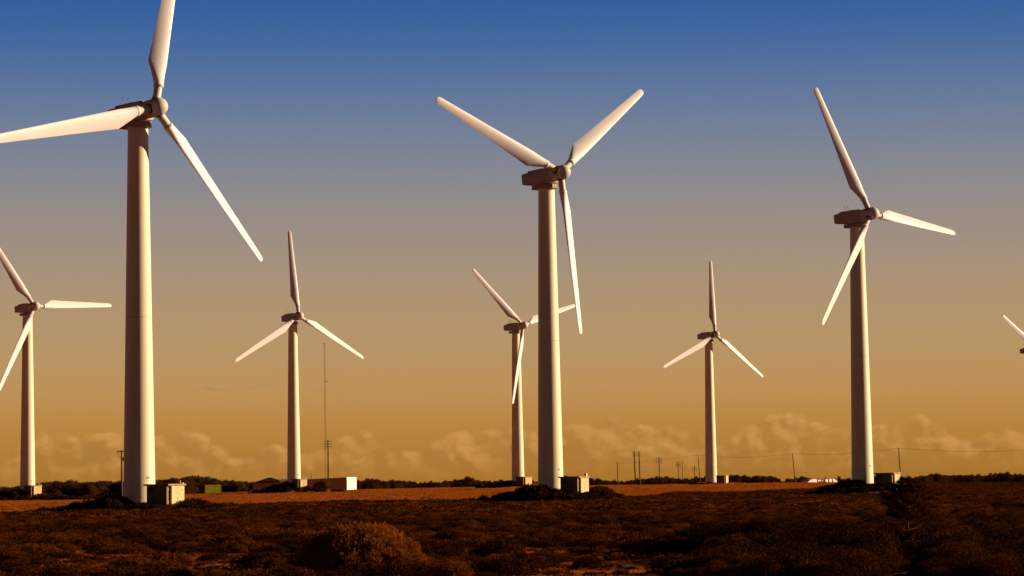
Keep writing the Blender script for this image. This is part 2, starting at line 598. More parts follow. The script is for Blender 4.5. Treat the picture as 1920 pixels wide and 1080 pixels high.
def anemo_mesh():
    b = MB()
    X = -5.1
    b.tube([(X, 0, 1.2), (X, 0, 1.33 + .35)], .03, 6)
    b.tube([(X, -.42, 1.68), (X, .42, 1.68)], .025, 6)
    for s in (-1, 1):
        b.tube([(X, s * .42, 1.65), (X, s * .42, 2.07)], .022, 6)
        b.tube([(X, s * .42, 1.73), (X, s * .42, 1.85)], .055, 6)
    for a in (0, 120, 240):
        c, s = math.cos(R(a)), math.sin(R(a))
        b.tube([(X, -.42, 2.07), (X + .13 * c, -.42 + .13 * s, 2.07)], .012, 4)
        b.tube([(X + .13 * c, -.42 + .13 * s, 2.03), (X + .13 * c, -.42 + .13 * s, 2.12)], [.02, .055], 6)
    b.box(X - .22, X + .14, .41, .43, 2.05, 2.13)
    return b.mesh('wind_gauge', M['metal'])


def platform_mesh():
    b = MB()
    P = [(-5.0, -1.06), (-2.0, -1.06), (-1.25, -.45), (-1.25, .45), (-2.0, 1.06), (-5.0, 1.06)]
    b.loft([[(x, y, -1.76) for x, y in P], [(x, y, -1.2) for x, y in P]], smooth=False)
    for k in range(5):
        x = -4.8 + k * .62
        b.box(x, x + .035, -1.085, 1.085, -1.74, -1.3)
    Q = [(-5.06, -1.12), (-1.96, -1.12), (-1.18, -.48), (-1.18, .48), (-1.96, 1.12), (-5.06, 1.12)]
    b.loft([[(x, y, -1.80) for x, y in Q], [(x, y, -1.72) for x, y in Q]], smooth=False)
    return b.mesh('yaw_platform', M['platform'])


def spinner_mesh():
    b = MB()
    prof_ = [(-1.5, .80), (-1.46, .96), (-1.36, 1.03)] + [(x, 1.03) for x in (-.9, -.4, .1, .6)]
    prof_ += [(.65 + 1.03 * math.sin(R(a)), 1.03 * math.cos(R(a))) for a in range(10, 90, 8)] + [(1.68, .02)]
    b.loft([[(x, r * math.cos(t), r * math.sin(t)) for t in [k * 2 * math.pi / 48 for k in range(48)]] for x, r in prof_])
    return b.mesh('spinner', M['spinner'])


def spinner_joint_mesh():
    b = MB()
    b.loft([[(x, 1.037 * math.cos(t), 1.037 * math.sin(t)) for t in [k * 2 * math.pi / 48 for k in range(48)]] for x in (.60, .625)], cap=False)
    return b.mesh('spinner_joint', M['nacelle'])


def gap_mesh():
    b = MB()
    b.loft([circ(.60, .7), circ(.60, 1.036)])
    return b.mesh('blade_opening', M['seam'])


def blade_mesh():
    N = 56

    def circle_sec(r, z, th=0.0):
        return [(r * math.sin(a), r * math.cos(a), z) for a in [k * 2 * math.pi / N for k in range(N)]]

    def foil(z, ch, le, tk, beta, blend):
        """chord from +Y (leading) to -Y (trailing); blend 1 = round root"""
        pts = []
        R0 = .56
        for k in range(N):
            a = k * 2 * math.pi / N
            s = (1 - math.cos(a)) / 2           # 0 leading, 1 trailing
            yt = 5 * tk * (.2969 * math.sqrt(s) - .126 * s - .3516 * s * s + .2843 * s ** 3 - .1036 * s ** 4)
            sg = 1 if math.sin(a) >= 0 else -.55
            cam_ = .03 * 4 * s * (1 - s)
            X = (yt * sg + cam_) * ch
            Y = le - s * ch
            Xc, Yc = R0 * math.sin(a), R0 * math.cos(a)
            c, s_ = math.cos(beta), math.sin(beta)
            Xr, Yr = X * c + Y * s_, Y * c - X * s_
            pts.append((Xc * blend + Xr * (1 - blend), Yc * blend + Yr * (1 - blend), z))
        return pts
    rings = [circle_sec(.50, 2.62), circle_sec(.585, 2.62), circle_sec(.60, 2.74), circle_sec(.585, 2.86), circle_sec(.56, 2.9)]
    for z in [3.0 + .25 * i for i in range(11)] + [6 + .65 * i for i in range(25)] + [22.2, 22.45, 22.7, 22.85, 22.95, 23.02, 23.05]:
        if z < 5.5:
            q = (z - 2.9) / 2.6
            ch = 2.28
            le = .58 + .04 * q
            bl = max(0, min(1, 1 - q))
        else:
            q = (z - 5.5) / (22.2 - 5.5)
            ch = 2.28 + (1.02 - 2.28) * min(q, 1) ** .92
            le = .62 + (.36 - .62) * min(q, 1)
            bl = 0
        if z > 22.2:
            e = (z - 22.2) / (23.06 - 22.2)
            k_ = math.sqrt(max(0.0, 1 - e ** 2.4))
            mid = le - ch / 2
            ch = max(.05, ch * (.25 + .75 * k_)); le = mid + ch / 2
        tk = .30 if z < 5 else .30 + (.15 - .30) * min(1, (z - 5) / 9)
        beta = R(20 - 5 * max(0, min(1, (z - 3) / 19)))
        rings.append(foil(z, ch, le, tk, beta, bl))
    b = MB()
    b.loft(rings)
    return b.mesh('blade', M['blade'])


def stub_mesh():
    b = MB()
    b.loft([circ(.47, .8, 32), circ(.47, 2.64, 32)])
    b.loft([circ(.47, 2.50, 32), circ(.53, 2.5, 32), circ(.53, 2.58, 32), circ(.47, 2.60, 32)], cap=False)
    return b.mesh('blade_root', M['spinner'])


def plate_mesh():
    b = MB()
    return b.box(-.17, .17, -.01, .01, -.11, .11).mesh('number_plate', M['platform'])


ME = dict(tower=tower_mesh(), flange=ring_mesh(), nacelle=nacelle_mesh(), hatch=hatch_mesh(), seams=seams_mesh(), gauge=anemo_mesh(),
          platform=platform_mesh(), spinner=spinner_mesh(), sjoint=spinner_joint_mesh(), gap=gap_mesh(), blade=blade_mesh(), stub=stub_mesh(), plate=plate_mesh())
LABEL = {
    'nearest': 'largest and nearest wind turbine, its upper blade cut off by the top of the photo',
    'middle': 'large white wind turbine in the middle with two blades raised like a V',
    'far_mast': 'small distant wind turbine in front of the long warehouse, one blade straight up',
    'far_behind': 'small distant wind turbine partly hidden behind the tower of the big middle turbine',
    'far_right': 'small distant wind turbine between the leaning cable poles, one blade pointing straight up',
    'right': 'large white wind turbine at the right behind the young pine',
    'left_edge': 'wind turbine at the left edge of the photo with one blade level to the right',
    'right_edge': 'far wind turbine at the right edge, only a blade and its nacelle back showing',
}


def ob(name, me, parent, mat):
    o = bpy.data.objects.new(name, me)
    COL.objects.link(o)
    o.parent = parent
    o.matrix_local = mat
    return o


for key, (x, y, z, yaw, ph) in TURB.items():
    t = empty('wind_turbine', (x, y, z))
    tag(t, LABEL[key], 'wind turbine', 'wind turbines standing on the plain')
    tw = ob('tower', ME['tower'], t, Matrix.Identity(4))
    ob('flange', ME['flange'], tw, Matrix.Identity(4))
    pa = R(-48)
    ob('number_plate', ME['plate'], tw, Matrix.Rotation(pa, 4, 'Z') @ Matrix.Translation((0, 0, 0)) @ Matrix.Rotation(R(90), 4, 'Z') @ Matrix.Translation((0, -1.80, 3.3)))
    yawm = Matrix.Translation((0, 0, H)) @ Matrix.Rotation(R(yaw - 90), 4, 'Z')
    pl = ob('yaw_platform', ME['platform'], t, yawm @ Matrix.Translation((OV, 0, 0)))
    nm = yawm @ Matrix.Rotation(-TILT, 4, 'Y') @ Matrix.Translation((OV, 0, 0))
    na = ob('nacelle', ME['nacelle'], t, nm)
    ob('roof_hatch', ME['hatch'], na, Matrix.Identity(4))
    ob('panel_joint', ME['seams'], na, Matrix.Identity(4))
    ob('wind_gauge', ME['gauge'], na, Matrix.Identity(4))
    sp = ob('spinner', ME['spinner'], t, nm)
    ob('spinner_joint', ME['sjoint'], sp, Matrix.Identity(4))
    for k in range(3):
        a = R(ph) + k * 2 * math.pi / 3
        ob('blade_opening', ME['gap'], sp, Matrix.Rotation(a, 4, 'X'))
        bl = ob('blade', ME['blade'], t, nm @ Matrix.Rotation(a, 4, 'X') @ Matrix.Rotation(-CONE, 4, 'Y'))
        ob('blade_root', ME['stub'], bl, Matrix.Identity(4))


# ------------------------------------------------------------------ sheds beside the towers
def px_to_xy(px, D):
    """ground point under a picture column at depth y = D"""
    return ((px - 960) / F * D, D)


def yprime(px, py):
    return py + 0.01388 * (px - 960)


def shed(px, D, basez, rot, wn, wr, hh, label, flue):
    """rot: turn of the near (shaded) face; wn width of near face, wr width of the sunlit face"""
    # local: near face looks -Y, lit face looks +X
    r = R(rot)
    x, y = px_to_xy(px, D)
    root = empty('transformer_shed', (x, y, basez), -r)
    tag(root, label, 'shed', 'transformer sheds at the tower feet')
    hx, hy = wn / 2, wr / 2
    h = hh
    b = MB()
    b.box(-hx + .12, hx - .02, -hy + .556, hy, -.6, h)           # core
    b.build('wall', M['shed'], root)
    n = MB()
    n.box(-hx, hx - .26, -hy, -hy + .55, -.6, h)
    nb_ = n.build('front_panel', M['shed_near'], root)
    d = MB()
    d.box(-hx + .3, -hx + 1.0, -hy - .03, -hy - .002, h - .82, h - .12)
    for k in range(5): d.box(-hx + .32, -hx + .98, -hy - .05, -hy - .031, h - .76 + k * .13, h - .71 + k * .13)
    d.build('louvre', M['shed_dark'], nb_)
    e = MB()
    e.box(-hx + 1.06, -hx + 1.10, -hy - .02, -hy - .002, 0, h - .1)
    e.box(hx - 1.1, hx - 1.07, -hy - .02, -hy - .002, 0, h - .1)
    e.build('door_joint', M['shed_dark'], nb_)
    # double door on the sunlit side
    dl = MB()
    dl.box(hx - .018, hx + .02, -hy + .60, .19, .05, h - .06)
    dl.box(hx - .018, hx + .02, .22, hy - .06, .05, h - .06)
    dd = dl.build('door', M['shed'], root)
    kn = MB()
    kn.box(hx + .022, hx + .05, .10, .15, .95, 1.12)
    kn.build('handle', M['shed_dark'], dd)
    kn = MB()
    kn.box(hx + .022, hx + .04, hy - .62, hy - .5, h - .55, h - .43)
    kn.build('vent', M['shed_dark'], dd)
    # hinge blocks on the lit reveal of the front panel
    for z in (h - .55, .55):
        hb = MB()
        hb.box(hx - .258, hx - .235, -hy + .12, -hy + .38, z, z + .22)
        hb.build('hinge', M['roof'], nb_)
    rf = MB()
    rf.bevbox(-hx - .28, hx + .14, -hy - .22, hy + .16, h + .003, h + .19, .02)
    rfo = rf.build('roof', M['roof'], root)
    f = MB()
    if flue == 'box':
        f.bevbox(hx - .45, hx - .12, hy - .5, hy - .15, h + .192, h + .62, .02)
        f.build('vent_box', M['pipe'], rfo)
    else:
        f.tube([(hx - .25, hy - .45, h + .19), (hx - .25, hy - .45, h + .55)], .055, 8)
        f.box(hx - .16, hx + .0, hy - .3, hy - .1, h + .192, h + .3)
        f.build('vent_pipe', M['pipe'], rfo)


SHED = [  # px centre, depth, rot, near w, lit w, height, shed base pixel y
    (312, 305.0, 29, 3.0, 3.0, 2.35, 952, 'cream transformer shed beside the largest and nearest turbine tower', 'pipe'),
    (1077, 381.8, 29, 2.95, 2.95, 2.35, 929, 'cream transformer shed with a boxy roof vent beside the big middle tower', 'box'),
    (1663, 449.8, 29, 3.15, 3.15, 2.2, 915, 'cream transformer shed behind the young pine, beside the right-hand tower', 'pipe'),
    (562.5, 716.8, 47, 2.85, 2.85, 2.25, 916, 'small transformer shed in front of the long warehouse', 'pipe'),
    (982.5, 772.6, 46, 3.15, 3.2, 2.3, 911, 'small transformer shed at the foot of the distant tower left of the big middle tower', 'none'),
    (1353.5, 827.5, 22, 2.9, 2.9, 2.15, 906.5, 'small transformer shed at the distant tower between the leaning cable poles', 'pipe'),
    (64, 651.5, 44, 3.0, 2.9, 2.2, 929.5, 'small transformer shed beside the tower at the left edge', 'pipe'),
]
for px, D, rot, wn, wr, hh, by, lab, fl in SHED:
    px -= 5
    hh += .12
    zb = EYE - (yprime(px, by) - HZ) * D / F
    shed(px, D, zb, rot, wn, wr, hh, lab, fl)


def gz(x, y):
    return float(ground_z(np.array([x]), np.array([y]))[0])


# ------------------------------------------------------------------ container
x, y = px_to_xy(388.5, 800)
cont = empty('shipping_container', (x, y, gz(x, y) + .35), R(38))
tag(cont, 'green shipping container standing in front of the pine wood', 'container')
b = MB()
b.box(-2.7, 2.7, -2.2, 2.2, 0, 2.25)
for k in range(16):
    b.box(-2.6 + k * .34, -2.6 + k * .34 + .17, -2.24, -2.202, .12, 2.13)
b.build('body', M['green'], cont)
b = MB()
for xx in (-2.72, 2.6): b.box(xx, xx + .12, -2.28, -2.16, -.05, 2.32)
b.box(-2.6, 2.6, -2.27, -2.2, 2.22, 2.33)
b.build('frame', M['green'], cont)

# ------------------------------------------------------------------ warehouse group
D0 = 832.0
PXM = F / D0
def wx(px): return (px - 960) / F * D0
gW = EYE - 7.0 * D0 / F
x0, x1 = wx(515), wx(645.5)
root = empty('long_warehouse', ((x0 + x1) / 2, D0, gW))
tag(root, 'long low brown warehouse with a bright white sunlit end wall', 'warehouse')
hw = (x1 - x0) / 2 / math.cos(R(10))
root.rotation_euler = (0, 0, R(10))
def loc(px): return (px - 645.5) / PXM / math.cos(R(10)) + hw
b = MB()
# deep block whose right wall is turned a little to the camera so that the sun strikes it
e = 4.0
b.add([(-hw, 0, -.5), (hw, 0, -.5), (hw + e, 9, -.5), (-hw, 9, -.5), (-hw, 0, 3.55), (hw, 0, 4.3), (hw + e, 9, 4.3), (-hw, 9, 3.55)],
      [(0, 3, 2, 1), (4, 5, 6, 7), (0, 1, 5, 4), (2, 3, 7, 6), (3, 0, 4, 7)])
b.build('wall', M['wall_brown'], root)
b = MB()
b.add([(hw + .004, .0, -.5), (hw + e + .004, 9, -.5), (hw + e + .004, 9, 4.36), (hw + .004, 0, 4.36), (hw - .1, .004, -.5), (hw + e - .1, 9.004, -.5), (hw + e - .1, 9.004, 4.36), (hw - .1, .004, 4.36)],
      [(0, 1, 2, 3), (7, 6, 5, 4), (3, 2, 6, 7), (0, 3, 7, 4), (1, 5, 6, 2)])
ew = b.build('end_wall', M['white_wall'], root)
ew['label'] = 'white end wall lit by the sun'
b = MB()
b.box(hw + .45, hw + .62, 1.6, 1.9, 2.3, 2.6)
b.build('wall_lamp', M['roof'], ew)
b = MB()
b.box(loc(578), loc(612), -.12, -.004, 2.05, 3.55)
b.box(loc(523), loc(540), -.12, -.004, 2.05, 3.3)
up = b.build('upper_panel', M['wall_grey'], root)
b = MB()
b.box(loc(575), loc(613), -.2, -.004, 1.88, 2.0)
b.build('ledge', M['roof_light'], root)
b = MB()
b.box(loc(523), loc(536), -1.6, -.1, 3.68, 3.86)
b.box(-hw - .2, loc(575), -.3, 3, 3.88, 4.05)
b.build('roof_edge', M['roof_light'], root)
b = MB()
b.tube([(loc(579.5), -.3, 3.2), (loc(579.5), -.3, 5.6)], .07, 6)
b.build('aerial', M['pole'], root)

# gabled shed on the left
D1 = 822.0
def wx1(px): return (px - 960) / F * D1
gx = wx1(495)
g = empty('gabled_barn', (gx, D1, gW))
tag(g, 'low brown barn with a dark trimmed gable at the left end of the warehouse', 'barn')
P1 = F / D1
def lx(px): return (px - 495) / P1
def lz(py, px=495): return (HZ + 7.2 - (py + .01388 * (px - 960))) / P1
b = MB()
Z = lambda py: lz(py)
front = [(lx(465), -.5), (lx(521), -.5), (lx(521), lz(903.2)), (lx(503.5), lz(896.6)), (lx(477.5), lz(905)), (lx(465), lz(909.5))]
n = len(front)
b.loft([[(x_, 0, z_) for x_, z_ in front], [(x_, 8, z_) for x_, z_ in front]], smooth=False)
g.rotation_euler = (0, 0, R(9))
b.build('wall', M['wall_brown'], g)
b = MB()
def bar(p, q, th, y0=-.35, y1=.0):
    (xa, za), (xb, zb_) = p, q
    dxx, dzz = xb - xa, zb_ - za
    L_ = math.hypot(dxx, dzz); nx, nz_ = -dzz / L_ * th, dxx / L_ * th
    b.loft([[(xa, yy, za), (xb, yy, zb_), (xb + nx, yy, zb_ + nz_), (xa + nx, yy, za + nz_)] for yy in (y0, y1)], smooth=False)
bar((lx(476), lz(905.3)), (lx(503.5), lz(896.6)), .16)
bar((lx(503.5), lz(896.6)), (lx(522.5), lz(903.4)), .16)
bar((lx(476.5), lz(905.6)), (lx(522.5), lz(904.6)), .32, -.3, -.05)
bar((lx(464), lz(909.6)), (lx(478), lz(905.3)), .14)
b.build('gable_trim', M['trim_dark'], g)
b = MB()
bar((lx(503.6), lz(896.2)), (lx(523), lz(903.0)), .12, .02, 9)
bar((lx(476), lz(904.6)), (lx(503.4), lz(896.2)), .12, .02, 9)
b.build('roof', M['roof_light'], g)
b = MB()
b.box(lx(464.5), lx(470.5), -.12, -.004, .95, 2.4)
b.box(lx(489), lx(490), -.08, -.004, .0, 2.2)
b.box(lx(515.5), lx(516.6), -.08, -.004, .6, 2.1)
b.build('door', M['trim_dark'], g)

# ------------------------------------------------------------------ white low greenhouse far right
D2 = 900.0
P2 = F / D2
cx2 = (1536 - 960) / F * D2
gz2 = EYE - (yprime(1536, 907.5) - HZ) * D2 / F
gh = empty('greenhouse', (cx2, D2, gz2 + .22), -R(60))
tag(gh, 'low white polytunnel in a dark red frame, brightly sunlit, left of the right-hand tower', 'greenhouse')
Lh = 5.9
prof2 = [(-Lh, .0), (-Lh + 1.0, .9), (-Lh + 2.0, 1.45), (-2.4, 1.55), (-1.2, 1.25), (0.6, 1.1), (1.6, 1.4), (3.6, 1.55), (4.6, 1.5), (5.2, .9), (Lh, .0)]
sc2 = math.cos(R(60))
# the long side looks to the sun: length runs along local X, side normal is -Y
gh.rotation_euler = (0, 0, R(38))
k2 = 1 / math.cos(R(38))
b = MB()
pf = [(px_ * k2, z_) for px_, z_ in prof2]
b.loft([[(a, 0, -.6)] + [(a2, 0, z2) for a2, z2 in []] + [(a, 0, c_), (a, 2.8, c_), (a, 2.8, -.6)] for a, c_ in pf], smooth=False)
b.build('cover', M['white_wall'], gh)
b = MB()
for i in range(len(pf) - 1):
    (xa, za), (xb, zb_) = pf[i], pf[i + 1]
    b.loft([[(xa, -.12, za), (xa, .1, za), (xa, .1, za + .3), (xa, -.12, za + .3)], [(xb, -.12, zb_), (xb, .1, zb_), (xb, .1, zb_ + .3), (xb, -.12, zb_ + .3)]], smooth=False)
for q in (.34, .47, .56, .68, .80):
    xx = (q * 2 - 1) * Lh * k2
    b.box(xx, xx + .24, -.1, -.004, -.3, 1.4)
b.build('frame', M['trim_red'], gh)


# ------------------------------------------------------------------ poles and cables
def pole(name, px, ytop, D, label, lean=0.0, arms=0, armw=1.1, r=.16, zb=None, cat='pole', group='utility poles along the skyline', drop=True):
    x, y = px_to_xy(px, D)
    z0 = gz(x, y) if zb is None else zb
    ztop = EYE + (HZ - yprime(px - 0, ytop)) * D / F
    h = ztop - z0
    root = empty(name, (x, y, z0))
    tag(root, label, cat, group)
    root.rotation_euler = (0, -R(lean), 0)
    b = MB()
    b.tube([(0, 0, -.5), (0, 0, h * .5), (0, 0, h)], [r, r * .85, r * .7], 8)
    b.build('shaft', M['pole'], root)
    for k in range(arms):
        zz = h - .5 - k * armw * .85
        a = MB()
        a.box(-armw, armw, -.07 - r, -r, zz, zz + .14)
        a.build('crossarm', M['pole'], root)
        c = MB()
        for s in (-1, 1):
            c.tube([(s * armw, -.1 - r, zz + .05), (s * (armw + .05), -.1 - r, zz - .75)], .055, 6)
        c.build('insulator', M['pole'], root)
    return root, Vector((x - math.sin(R(lean)) * h, y, z0 + h * math.cos(R(lean)))), h


poles = {}
# near pole behind the tower at the left
rt, tp, h_ = pole('utility_pole', 225, 845, 640, 'wooden pole with one crossarm left of the nearest tower', 0, 0, 1, .24)
a = MB()
a.box(-1.0, 1.2, -.35, -.22, h_ - .35, h_ - .12)
a.build('crossarm', M['pole'], rt)
a = MB()
a.tube([(-.95, -.28, h_ - .3), (-.7, -.28, h_ - 1.0), (-.1, -.26, h_ - 1.7)], .035, 5)
a.tube([(1.1, -.28, h_ - .3), (.8, -.3, h_ - 1.6), (.3, -.26, h_ - 2.6)], .035, 5)
a.box(.25, .55, -.5, -.2, h_ - 2.4, h_ - 1.6)
a.build('cable_bracket', M['pole'], rt)
pole('utility_pole', 611.5, 825, 862, 'tall pole with three crossarms rising behind the long warehouse', 0, 3, 1.05, .26)
pole('utility_pole', 960.3, 832, 900, 'pole mostly hidden behind the far tower, its crossarm tips showing at the left', 0, 3, 1.15, .2)
# double pole
rt, tp, h_ = pole('double_pole', 1188.8, 846, 1000, 'pair of tall poles joined by crossbars on the skyline', 0, 0, 1, .2)
for ch in list(rt.children): bpy.data.objects.remove(ch)
for s, ln in ((-.88, 1), (.88, 1)):
    b = MB()
    b.tube([(s + .28, 0, -.5), (s, 0, h_)], [.25, .17], 8)
    b.build('shaft', M['pole'], rt)
for zz in (.45, 1.2, 1.8):
    a = MB()
    a.box(-1.15, 1.15, -.25, -.16, h_ - zz, h_ - zz + (.12 if zz > .5 else .1))
    a.build('crossbar', M['pole'], rt)
a = MB()
for s in (-1, 1):
    for zz in (.1, 1.0):
        a.tube([(s * 1.0, -.2, h_ - zz - .5), (s * 1.4, -.2, h_ - zz), (s * 1.35, -.2, h_ - zz + .5)], .045, 5)
        a.tube([(s * 1.1, -.2, h_ - zz - .9), (s * 1.5, -.2, h_ - zz - .7)], .04, 5)
a.build('insulator', M['pole'], rt)
pole('utility_pole', 1230.7, 857, 1020, 'pole with three short crossarms right of the joined pair of poles', 0, 3, .85, .2)
pole('utility_pole', 1266.2, 866, 1060, 'pole with three crossarms left of a thin bare pole', 0, 3, .75, .18)
pole('utility_pole', 1296.7, 874, 1100, 'shortest crossarm pole, just left of a leaning cable pole', 0, 3, .75, .17)
_, q0, _ = pole('cable_pole', 1274.2, 865, 1040, 'thin bare pole among the crossarm poles', .3, 0, 1, .12)
_, p0, _ = pole('cable_pole', 1153, 865, 960, 'short bare pole where the cable ends, left of the joined pair of poles', .8, 0, 1, .17)
_, p1, _ = pole('cable_pole', 1307.5, 853, 890, 'leaning bare pole at the left of a far tower', 4.2, 0, 1, .15)
_, p2, _ = pole('cable_pole', 1485, 850, 800, 'leaning bare pole to the left of the white polytunnel', 4.6, 0, 1, .15)
_, p3, _ = pole('cable_pole', 1682.5, 840, 700, 'leaning bare pole rising behind the shed of the right-hand tower', 2.6, 0, 1, .15)


def sag_pts(a, b, s, n=24):
    return [a.lerp(b, i / n) - Vector((0, 0, 4 * s * (i / n) * (1 - i / n))) for i in range(n + 1)]


px4 = Vector(((1990 - 960) / F * 610, 610, EYE + (HZ - yprime(1990, 838)) * 610 / F))
b = MB()
pts = sag_pts(p0 - Vector((0, 0, .9)), p1, .25) + sag_pts(p1, p2, 1.0)[1:] + sag_pts(p2, p3, .9)[1:] + sag_pts(p3, px4, 1.0)[1:]
b.tube(pts, .026, 5)
o = b.build('overhead_cable', M['wire'])
tag(o, 'dark cable sagging between the leaning bare poles', 'cable')
b = MB()
def wpt(px, py, D): return Vector(((px - 960) / F * D, D, EYE + (HZ - yprime(px, py)) * D / F))
pts = sag_pts(wpt(1060, 892, 1100), q0 - Vector((0, 0, 2.6)), .4) + sag_pts(q0 - Vector((0, 0, 2.6)), wpt(1560, 886, 1000), .55)[1:] + sag_pts(wpt(1560, 886, 1000), wpt(1800, 884, 960), .4)[1:]
b.tube(pts, .013, 5)
o = b.build('overhead_cable', M['wire'])
tag(o, 'fainter lower cable crossing behind the poles', 'cable')

# guyed mast
xm, ym = px_to_xy(606.6, 868)
zm = gz(xm, ym)
topz = EYE + (HZ - yprime(606, 645)) * 868 / F
mast = empty('radio_mast', (xm, ym, zm))
tag(mast, 'very tall thin guyed radio mast behind the warehouse', 'mast')
hm = topz - zm
b = MB()
r3 = .20
legs = [(r3 * math.cos(R(a)), r3 * math.sin(R(a))) for a in (200, 340, 90)]
for lx_, ly_ in legs:
    b.tube([(lx_, ly_, -.3), (lx_, ly_, hm)], .032, 5)
k = 0
z_ = .5
while z_ < hm - 1:
    for i in range(3):
        a_, c_ = legs[i], legs[(i + 1) % 3]
        b.tube([(a_[0], a_[1], z_), (c_[0], c_[1], z_ + .7)], .009, 4)
    z_ += 1.4
b.build('lattice', M['mast'], mast)
b = MB()
b.box(-.15, 1.2, -.05, .05, hm * .742, hm * .742 + .12)
b.tube([(-.2, 0, hm - .3), (-.2, 0, hm + .3)], .12, 6)
b.build('aerial_arm', M['pole'], mast)
b = MB()
for hh_ in (hm * .93, hm * .6):
    for a in (190, 350, 90):
        b.tube([(0, 0, hh_), (14 * math.cos(R(a)), 14 * math.sin(R(a)), 0)], .006, 4)
b.build('guy_wire', M['wire'], mast)


# ------------------------------------------------------------------ vegetation
def leaves_at(P, size, up=0.5, aspect=0.35, rs=None):
    """one quad per point; up: tendency to stand upright"""
    rs = rs or rng
    n = len(P)
    d = rs.normal(size=(n, 3))
    d[:, 2] = np.abs(d[:, 2]) * (1 + 2 * up) + up
    d /= np.linalg.norm(d, axis=1)[:, None]
    s = rs.normal(size=(n, 3))
    s -= (s * d).sum(1)[:, None] * d
    s /= np.linalg.norm(s, axis=1)[:, None] + 1e-9
    L = (size * rs.uniform(.6, 1.4, n))[:, None]
    W = L * aspect
    a = P - s * W * .35
    b_ = P + s * W * .35
    c = P + d * L * .6 + s * W * .6
    e_ = P + d * L - s * W * .12
    return np.stack([a, b_, c, e_], 1)


def clump(n, rx, ry, h, size, up, aspect, sub=9, seed=0, shell=.35):
    """low shrub: several overlapping domes of leaves"""
    rs = np.random.default_rng(seed)
    cs = np.stack([rs.uniform(-.6, .6, sub) * rx, rs.uniform(-.6, .6, sub) * ry, rs.uniform(.05, .35, sub) * h], 1)
    rad = rs.uniform(.35, .62, sub)
    k = rs.integers(0, sub, n)
    d = rs.normal(size=(n, 3)); d[:, 2] = np.abs(d[:, 2])
    d /= np.linalg.norm(d, axis=1)[:, None]
    q = (rs.uniform(shell, 1.0, n) ** .6)[:, None]
    P = cs[k] + d * q * rad[k][:, None] * np.array([rx, ry, h * 1.15])
    P[:, 2] = np.maximum(P[:, 2], 0.0)
    return leaves_at(P, size, up, aspect, rs)


def proto_coll(name, meshes):
    c = bpy.data.collections.new(name)
    for i, me in enumerate(meshes):
        o = bpy.data.objects.new(name + '_%02d' % i, me)
        c.objects.link(o)
    return c


def scatter(name, coll, P, S, label=None, mat=None, nvar=3):
    """one 'stuff' object: a point mesh that carries instances"""
    n = len(P)
    me = bpy.data.meshes.new(name)
    me.vertices.add(n)
    me.vertices.foreach_set('co', P.reshape(-1).astype(np.float32))
    for an, ty, val in (('rz', 'FLOAT', rng.uniform(0, 6.283, n)), ('idx', 'INT', rng.integers(0, nvar, n))):
        at = me.attributes.new(an, ty, 'POINT')
        at.data.foreach_set('value', val.astype(np.float32 if ty == 'FLOAT' else np.int32))
    at = me.attributes.new('scl', 'FLOAT_VECTOR', 'POINT')
    at.data.foreach_set('vector', S.reshape(-1).astype(np.float32))
    o = mesh_obj(name, me)
    ng = bpy.data.node_groups.new(name, 'GeometryNodeTree')
    ng.interface.new_socket('Geometry', in_out='INPUT', socket_type='NodeSocketGeometry')
    ng.interface.new_socket('Geometry', in_out='OUTPUT', socket_type='NodeSocketGeometry')
    N = ng.nodes
    gi, go = N.new('NodeGroupInput'), N.new('NodeGroupOutput')
    ip = N.new('GeometryNodeInstanceOnPoints')
    ci = N.new('GeometryNodeCollectionInfo')
    ci.inputs[0].default_value = coll
    ci.inputs['Separate Children'].default_value = True
    ci.inputs['Reset Children'].default_value = True
    ip.inputs['Pick Instance'].default_value = True
    def attr(nm, ty):
        a = N.new('GeometryNodeInputNamedAttribute')
        a.data_type = ty
        a.inputs[0].default_value = nm
        return a.outputs[0]
    ng.links.new(gi.outputs[0], ip.inputs['Points'])
    ng.links.new(ci.outputs[0], ip.inputs['Instance'])
    ng.links.new(attr('idx', 'INT'), ip.inputs['Instance Index'])
    cb = N.new('ShaderNodeCombineXYZ')
    ng.links.new(attr('rz', 'FLOAT'), cb.inputs[2])
    ng.links.new(cb.outputs[0], ip.inputs['Rotation'])
    ng.links.new(attr('scl', 'FLOAT_VECTOR'), ip.inputs['Scale'])
    ng.links.new(ip.outputs[0], go.inputs[0])
    md = o.modifiers.new('scatter', 'NODES')
    md.node_group = ng
    tag(o, label, kind='stuff')
    return o


def fan(n, d0, d1, margin=80):
    """random points on the ground inside the field of view, even by area"""
    D = np.sqrt(rng.uniform(d0 * d0, d1 * d1, n))
    px = rng.uniform(-margin, 1920 + margin, n)
    X = (px - 960) / F * D
    return X, D, px


# heath shrubs ------------------------------------------------
heath_c = proto_coll('heath_shrub', [quads_mesh('heath_shrub', clump(3400, .8, .8, .62, .042, .15, .75, 8, s, .55), M['heath']) for s in range(3)])
heath_far = proto_coll('heath_far', [quads_mesh('heath_far', clump(420, .9, .9, .6, .12, .2, .8, 6, 20 + s, .5), M['heath']) for s in range(3)])
shrub_c = proto_coll('leafy_shrub', [quads_mesh('leafy_shrub', clump(4200, .8, .8, .9, .046, .2, .7, 11, 40 + s, .5), M['shrub']) for s in range(3)])
thick_c = proto_coll('thicket_shrub', [quads_mesh('thicket_shrub', clump(900, 1.0, 1.0, .95, .15, .6, .5, 9, 60 + s), M['thicket']) for s in range(3)])


